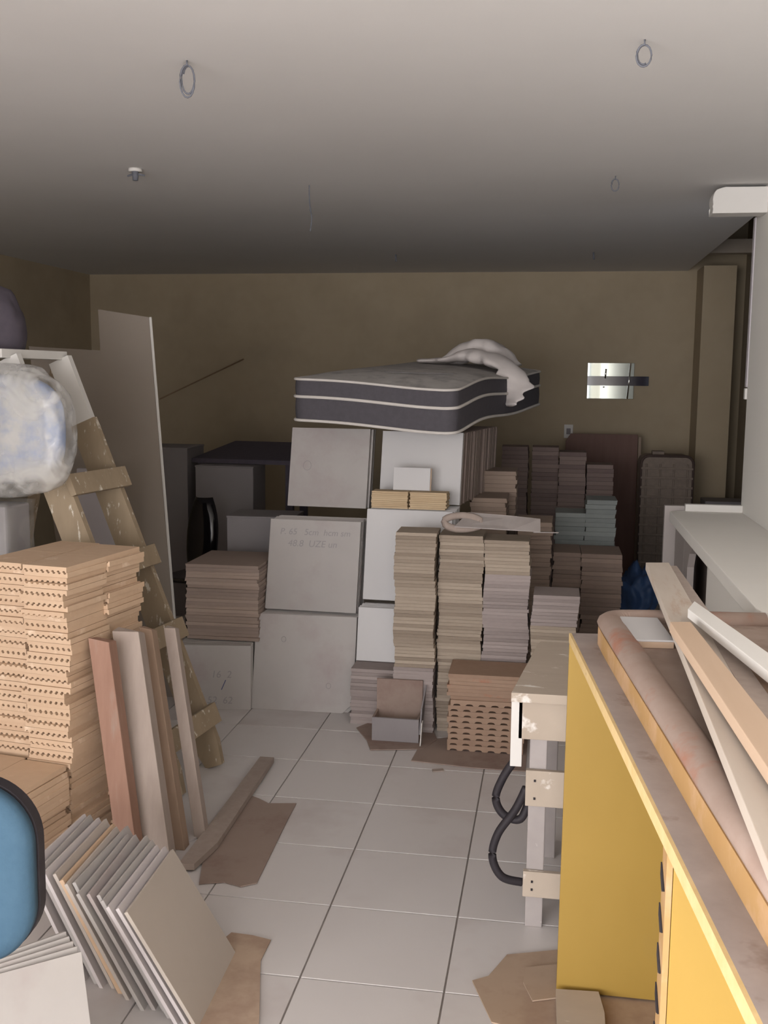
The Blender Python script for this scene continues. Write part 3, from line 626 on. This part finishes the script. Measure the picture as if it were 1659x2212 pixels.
# small grey carton, open flaps
oc = thing('open_carton', 'small grey carton with raised flap on the dull cardboard sheet', 'carton')
c0, c1 = at_z(803, 1602), at_z(905, 1606); zt = .20
bm = B(); bmin(bm, (c0.x, c0.y, .007), (c1.x, c0.y + .012, .115)); part('front_panel', bm, m_greybox, oc, bevel=.001)
bm = B(); bmin(bm, (c0.x, c0.y + .13, .007), (c1.x, c0.y + .14, .26)); part('rear_panel', bm, m_cardd, oc, bevel=.001)
for x in (c0.x, c1.x - .01):
    bm = B(); bmin(bm, (x, c0.y + .012, .007), (x + .01, c0.y + .13, .115)); part('side_panel', bm, m_cardd, oc, bevel=.001)
bm = B(); bmin(bm, (c0.x + .01, c0.y + .012, .007), (c1.x - .01, c0.y + .13, .07)); part('contents', bm, m_cardd, oc)
bm = B(); prism(bm, [(c1.x + .002, c0.y - .01, .05), (c1.x + .002, c0.y + .13, .1), (c1.x + .012, c0.y + .13, .24), (c1.x + .006, c0.y + .02, .16)], (.006, 0, 0)); part('flap', bm, m_shade, oc, label='raised dark flap')
bm = B(); prism(bm, [(c1.x + .01, c0.y - .04, .008), (c1.x + .01, c0.y + .0, .008), (c1.x + .016, c0.y + .0, .115), (c1.x + .016, c0.y - .04, .115)], (.004, 0, 0)); part('pale_flap', bm, m_white, oc, label='pale upright flap')

# ------------------------------------------------------------------ small wooden workbench
wk = thing('work_bench', 'small rough work bench with board top left of the yellow counter', 'bench')
bm = B(); prism(bm, [(-.095, 2.94, .715), (.36, 2.94, .715), (.36, 3.56, .715), (-.018, 3.56, .715), (-.03, 3.5, .715)], (0, 0, .028)); part('board_top', bm, m_pallet, wk, bevel=.002)
bm = B(); bmin(bm, (-.073, 2.955, .60), (.36, 2.975, .714)); part('apron', bm, m_pallet, wk, bevel=.002)
bm = B(); bmin(bm, (-.094, 2.955, .515), (-.060, 2.985, .712)); part('corner_batten', bm, m_white, wk, bevel=.002, label='white painted corner batten')
for x, y in ((-.038, 2.99), (.33, 2.99), (-.0, 3.46), (.33, 3.46)):
    bm = B(); bmin(bm, (x, y, 0), (x + .052, y + .052, .712)); part('leg', bm, m_steel, wk, bevel=.003)
for z0, z1 in ((.39, .50), (.105, .185)):
    bm = B(); bmin(bm, (-.047, 2.97, z0), (.34, 2.988, z1)); s_ = part('cross_slat', bm, m_pallet, wk, bevel=.002)
    for zz in (z0 + .025, z1 - .03):
        bm = B(); bx(bm, (-.02, 2.968, zz), (.006, .004, .006)); part('nail', bm, m_black, s_)
bm = B(); bmin(bm, (.10, 3.2, 0), (.36, 3.24, .70)); part('back_board', bm, m_greyw, wk)
cb = B(); loft(cb, spline([(-.08, 3.0, .52), (-.115, 3.0, .46), (-.135, 3.0, .395), (-.11, 3.0, .345), (-.06, 3.0, .335), (-.035, 3.02, .39)], 8), .0125, 10)
cbl = thing('black_cable', 'thick black cable looped beside the work bench leg', 'cable'); part('upper_loop', cb, m_black, cbl, True)
cb = B(); loft(cb, spline([(-.045, 2.985, .44), (-.075, 2.985, .37), (-.125, 2.985, .29), (-.14, 2.985, .215), (-.11, 2.985, .155), (-.05, 3.0, .135)], 8), .0125, 10); part('lower_loop', cb, m_black, cbl, True)

# ------------------------------------------------------------------ yellow counter with raised rim
yc = thing('yellow_counter', 'yellow painted counter with dusty top in the right foreground', 'counter')
A0 = Vector((.058, 2.645, 0)); A1 = Vector((.235, .90, 0)); ed = (A1 - A0).normalized(); nx = Vector((-ed.y, ed.x, 0))   # nx points to the right
if nx.x < 0: nx = -nx
def cz(s, t_, z): p = A0 + ed * s + nx * t_; return Vector((p.x, p.y, z))
bm = B(); prism(bm, [cz(0, .006, .978), cz(1.75, .006, .978), cz(1.75, .62, .978), cz(0, .62, .978)], (0, 0, .022)); part('slab', bm, m_slab, yc)
bm = B(); prism(bm, [cz(0, 0, .976), cz(1.75, 0, .976), cz(1.75, .006, .976), cz(0, .006, .976)], (0, 0, .024)); part('edge_strip', bm, m_edge, yc, label='pale chipped edging strip')
bm = B(); prism(bm, [(.056, 2.65, .012), (.60, 2.65, .012), (.60, 2.65, .976), (.060, 2.65, .976)], (0, .03, 0)); part('far_panel', bm, m_yellow, yc)
p2 = at_z(1440, 1820, .976)
bm = B(); bmin(bm, (p2.x + .012, p2.y, 0), (.62, p2.y + .03, .975)); part('near_panel', bm, m_yellow, yc, bevel=.001)
bm = B(); bmin(bm, (p2.x + .002, p2.y + .002, 0), (p2.x + .011, p2.y + .055, .975)); nst = part('notched_strip', bm, m_oldyel, yc, label='worn strip with dark notches')
for k in range(14):
    bm = B(); prism(bm, [(p2.x - .0005, p2.y + .01, .05 + .065 * k), (p2.x - .0005, p2.y + .055, .075 + .065 * k), (p2.x - .0005, p2.y + .055, .055 + .065 * k), (p2.x - .0005, p2.y + .03, .04 + .065 * k)], (.002, 0, 0)); part('notch', bm, m_black, nst)
bm = B(); bmin(bm, (.62, .95, 0), (.65, 2.6, .976)); part('rear_panel', bm, m_yellow, yc)
# raised tray with rounded rim
def rim_path(inset):
    r = .085; pts = []
    pts.append((1.6, .055 + inset)); pts.append((.12 + r, .055 + inset))
    for k in range(1, 8):
        a = R(90 * k / 7); rr_ = r - inset; pts.append((.04 + r - rr_ * math.sin(a), .055 + r - rr_ * math.cos(a)))
    pts.append((.04 + inset, .58)); return pts
rp = rim_path(0)
bm = B(); poly = [cz(s, t_, 1.0) for s, t_ in rp] + [cz(1.6, .58, 1.0)]; prism(bm, poly, (0, 0, .045)); part('tray_body', bm, m_oldyel, yc)
bm = B(); loft(bm, [cz(s, t_, 1.058) for s, t_ in [(a + (b[0] - a) * j / 4, a2 + (b[1] - a2) * j / 4) for (a, a2), b in zip(rim_path(.028), rim_path(.028)[1:]) for j in range(4)]], (.031, .022), 12, wob=.06); part('rim', bm, m_terra, yc, True, label='rounded dusty terracotta rim')
bm = B(); poly = [cz(s, t_, 1.046) for s, t_ in rim_path(.045)] + [cz(1.6, .56, 1.046)]; prism(bm, poly, (0, 0, .006)); part('tray_floor', bm, m_tray, yc)
tray_z = 1.053
# things on the counter
tl = thing('glazed_tile', 'white glazed tile with tan body lying on the dusty tray', 'tile')
tq = [at_z(1357, 1380, tray_z + .02), at_z(1456, 1382, tray_z + .02), at_z(1420, 1333, tray_z + .02), at_z(1333, 1330, tray_z + .02)]
bm = B(); prism(bm, [Vector((p.x, p.y, tray_z)) for p in tq], (0, 0, .014)); part('body', bm, m_pine, tl)
bm = B(); prism(bm, [Vector((p.x, p.y, tray_z + .0145)) for p in tq], (0, 0, .004)); part('glaze', bm, m_bright, tl)
def plank(name, pts, th, mat, label):
    bm = B(); prism(bm, [p - Vector((0, 0, th)) for p in pts], (0, 0, th)); return tag(obj(name, mesh(name, bm, mat, bevel=.0015)), label, 'plank')
za, zb = 1.12, 1.105
plank('long_plank', [at_z(1395, 1215, za), at_z(1445, 1215, za), at_z(1780, 1800, zb), at_z(1720, 2010, zb)], .022, m_pale, 'longest dusty pale plank laid along the tray under the tan plank')
plank('tan_plank', [at_z(1447, 1343, 1.146), at_z(1492, 1343, 1.146), at_z(1760, 1680, 1.135), at_z(1760, 1810, 1.135)], .022, m_pine, 'smooth tan plank lying on top of the long pale plank')
plank('grey_plank', [at_z(1440, 1222, 1.112), at_z(1462, 1222, 1.112), at_z(1760, 1640, 1.108), at_z(1760, 1745, 1.108)], .025, m_greyw, 'grey weathered plank beside and below the tan plank')
plank('white_batten', [at_z(1486, 1315, 1.15), at_z(1500, 1298, 1.15), at_z(1760, 1480, 1.14), at_z(1760, 1530, 1.14)], .02, m_white, 'white painted batten lying askew nearest the white counter')
bm = B(); a, b = at_z(1608, 1462, 1.085), at_z(1720, 1560, 1.085); loft(bm, [a, b], .022, 12); tag(obj('brown_roll', mesh('brown_roll', bm, m_groove, True, 0)), 'short brown roll lying under the white batten', 'roll')

# ------------------------------------------------------------------ white counter along the kitchen wall
wc = thing('white_counter', 'white kitchen counter top fixed along the white wall', 'counter')
bm = B(); prism(bm, [(.945, 5.36, .95), (.64, 5.36, .95), (.592, 5.31, .95), (.592, 3.06, .95), (.60, 3.02, .95), (.63, 2.99, .95), (.945, 2.99, .95)], (0, 0, .05)); part('worktop', bm, m_wallwhite, wc, bevel=.004)
bm = B(); bmin(bm, (.67, 5.33, 1.0), (.945, 5.37, 1.035)); part('upstand', bm, m_white, wc, bevel=.002)
bm = B(); bmin(bm, (.575, 5.38, 0), (.945, 5.42, 1.02)); part('end_panel', bm, m_grim, wc, bevel=.002)
bm = B()
# front panel with an arched opening
yA, yB_ = 4.25, 4.85
bmin(bm, (.63, 5.0, 0), (.66, 5.36, .95)); part('front_panel', bm, m_grim, wc)
bm = B(); bmin(bm, (.63, yB_, 0), (.66, 4.995, .95)); part('front_panel', bm, m_grim, wc)
bm = B(); bmin(bm, (.63, 2.99, 0), (.66, yA, .95)); part('front_panel', bm, m_wallwhite, wc)
bm = B(); prism(bm, [(.63, yB_, .95), (.63, yB_, .80), (.63, yB_ - .05, .87), (.63, yB_ - .14, .91), (.63, yA, .92), (.63, yA, .95)], (.03, 0, 0)); part('arch_head', bm, m_grim, wc)
bm = B(); bmin(bm, (.74, 3.0, 0), (.76, 5.36, .94)); part('inner_back', bm, m_greyw, wc)

# white guide rail and curtain box at the far end of the kitchen wall
gr = thing('shutter_rail', 'white vertical shutter guide with rounded box under the ceiling', 'rail')
bm = B(); prism(bm, [(.99, 5.12, 2.42), (.99, 5.12, 2.538)] + [(.755 + .055 * math.cos(R(90 + 15 * k)), 5.12, 2.483 + (.055 if k < 3 else .063) * math.sin(R(90 + 15 * k))) for k in range(9)] + [(.70, 5.12, 2.42)], (0, .12, 0)); part('box', bm, m_white, gr, bevel=.006)
bm = B(); bmin(bm, (.94, 5.385, 1.62), (.99, 5.43, 2.44)); part('guide', bm, m_plasticgrey, gr, bevel=.003)
bm = B(); bmin(bm, (.935, 5.385, 1.56), (.957, 5.42, 1.615)); part('stopper', bm, m_white, gr, bevel=.004)

# ------------------------------------------------------------------ ceiling wires
def loopwire(x, y, rx, rz, turns, label, rot):
    pts = [Vector((x, y, ZC))]
    for k in range(int(16 * turns) + 1):
        a = PI / 2 + 2 * PI * k / 16; s = 1 - .12 * (k / 16)
        v = Vector((rx * s * math.cos(a), 0, rz * s * (math.sin(a) - 1))); v = Matrix.Rotation(R(rot), 3, 'Z') @ v
        pts.append(Vector((x, y + .003 * k / 8, ZC - .012)) + v)
    bm = B(); loft(bm, pts, .0028, 6); tag(obj('ceiling_wire', mesh('ceiling_wire', bm, m_wire, True)), label, 'wire')
loopwire(-1.075, 3.0, .022, .048, 2.2, 'coiled grey wire hanging from the ceiling, nearest on the left', 10)
loopwire(.212, 2.98, .021, .03, 1.6, 'coiled grey wire hanging from the ceiling, nearest on the right', -5)
loopwire(.243, 4.87, .018, .028, 1.3, 'small wire loop hanging from the ceiling further back on the right', 0)
bm = B(); loft(bm, spline([(-1.173, 4.94, ZC), (-1.175, 4.95, 2.50), (-1.17, 4.95, 2.44), (-1.165, 4.96, 2.40), (-1.175, 4.97, 2.34)], 6), .003, 6); tag(obj('ceiling_wire', mesh('ceiling_wire', bm, m_wire, True)), 'single straight wire hanging from the ceiling above the white panel', 'wire')
lh = thing('lamp_holder', 'small bare lamp holder on the ceiling at the left', 'lamp holder', (-1.85, 4.48, ZC))
bm = B(); loft(bm, [(0, 0, 0), (0, 0, -.012)], .03, 12); part('rose', bm, m_white, lh, True)
bm = B(); loft(bm, [(0, 0, -.012), (0, 0, -.05)], [(.016, .016), (.012, .012)], 10); part('socket', bm, m_wire, lh, True)
for x in (-.04, .04):
    bm = B(); loft(bm, [(0, 0, -.02), (x, .01, -.028)], .004, 6); part('wire_end', bm, m_wire, lh)
for (x, y), lab in (((-1.177, 7.7), 'short dark wire stub on the far ceiling above the mattress'), ((.249, 7.67), 'short dark wire stub on the far ceiling above the mirror')):
    bm = B(); loft(bm, [(x, y, ZC), (x + .005, y, ZC - .05)], .007, 6); tag(obj('wire_stub', mesh('wire_stub', bm, m_wire, True)), lab, 'wire')
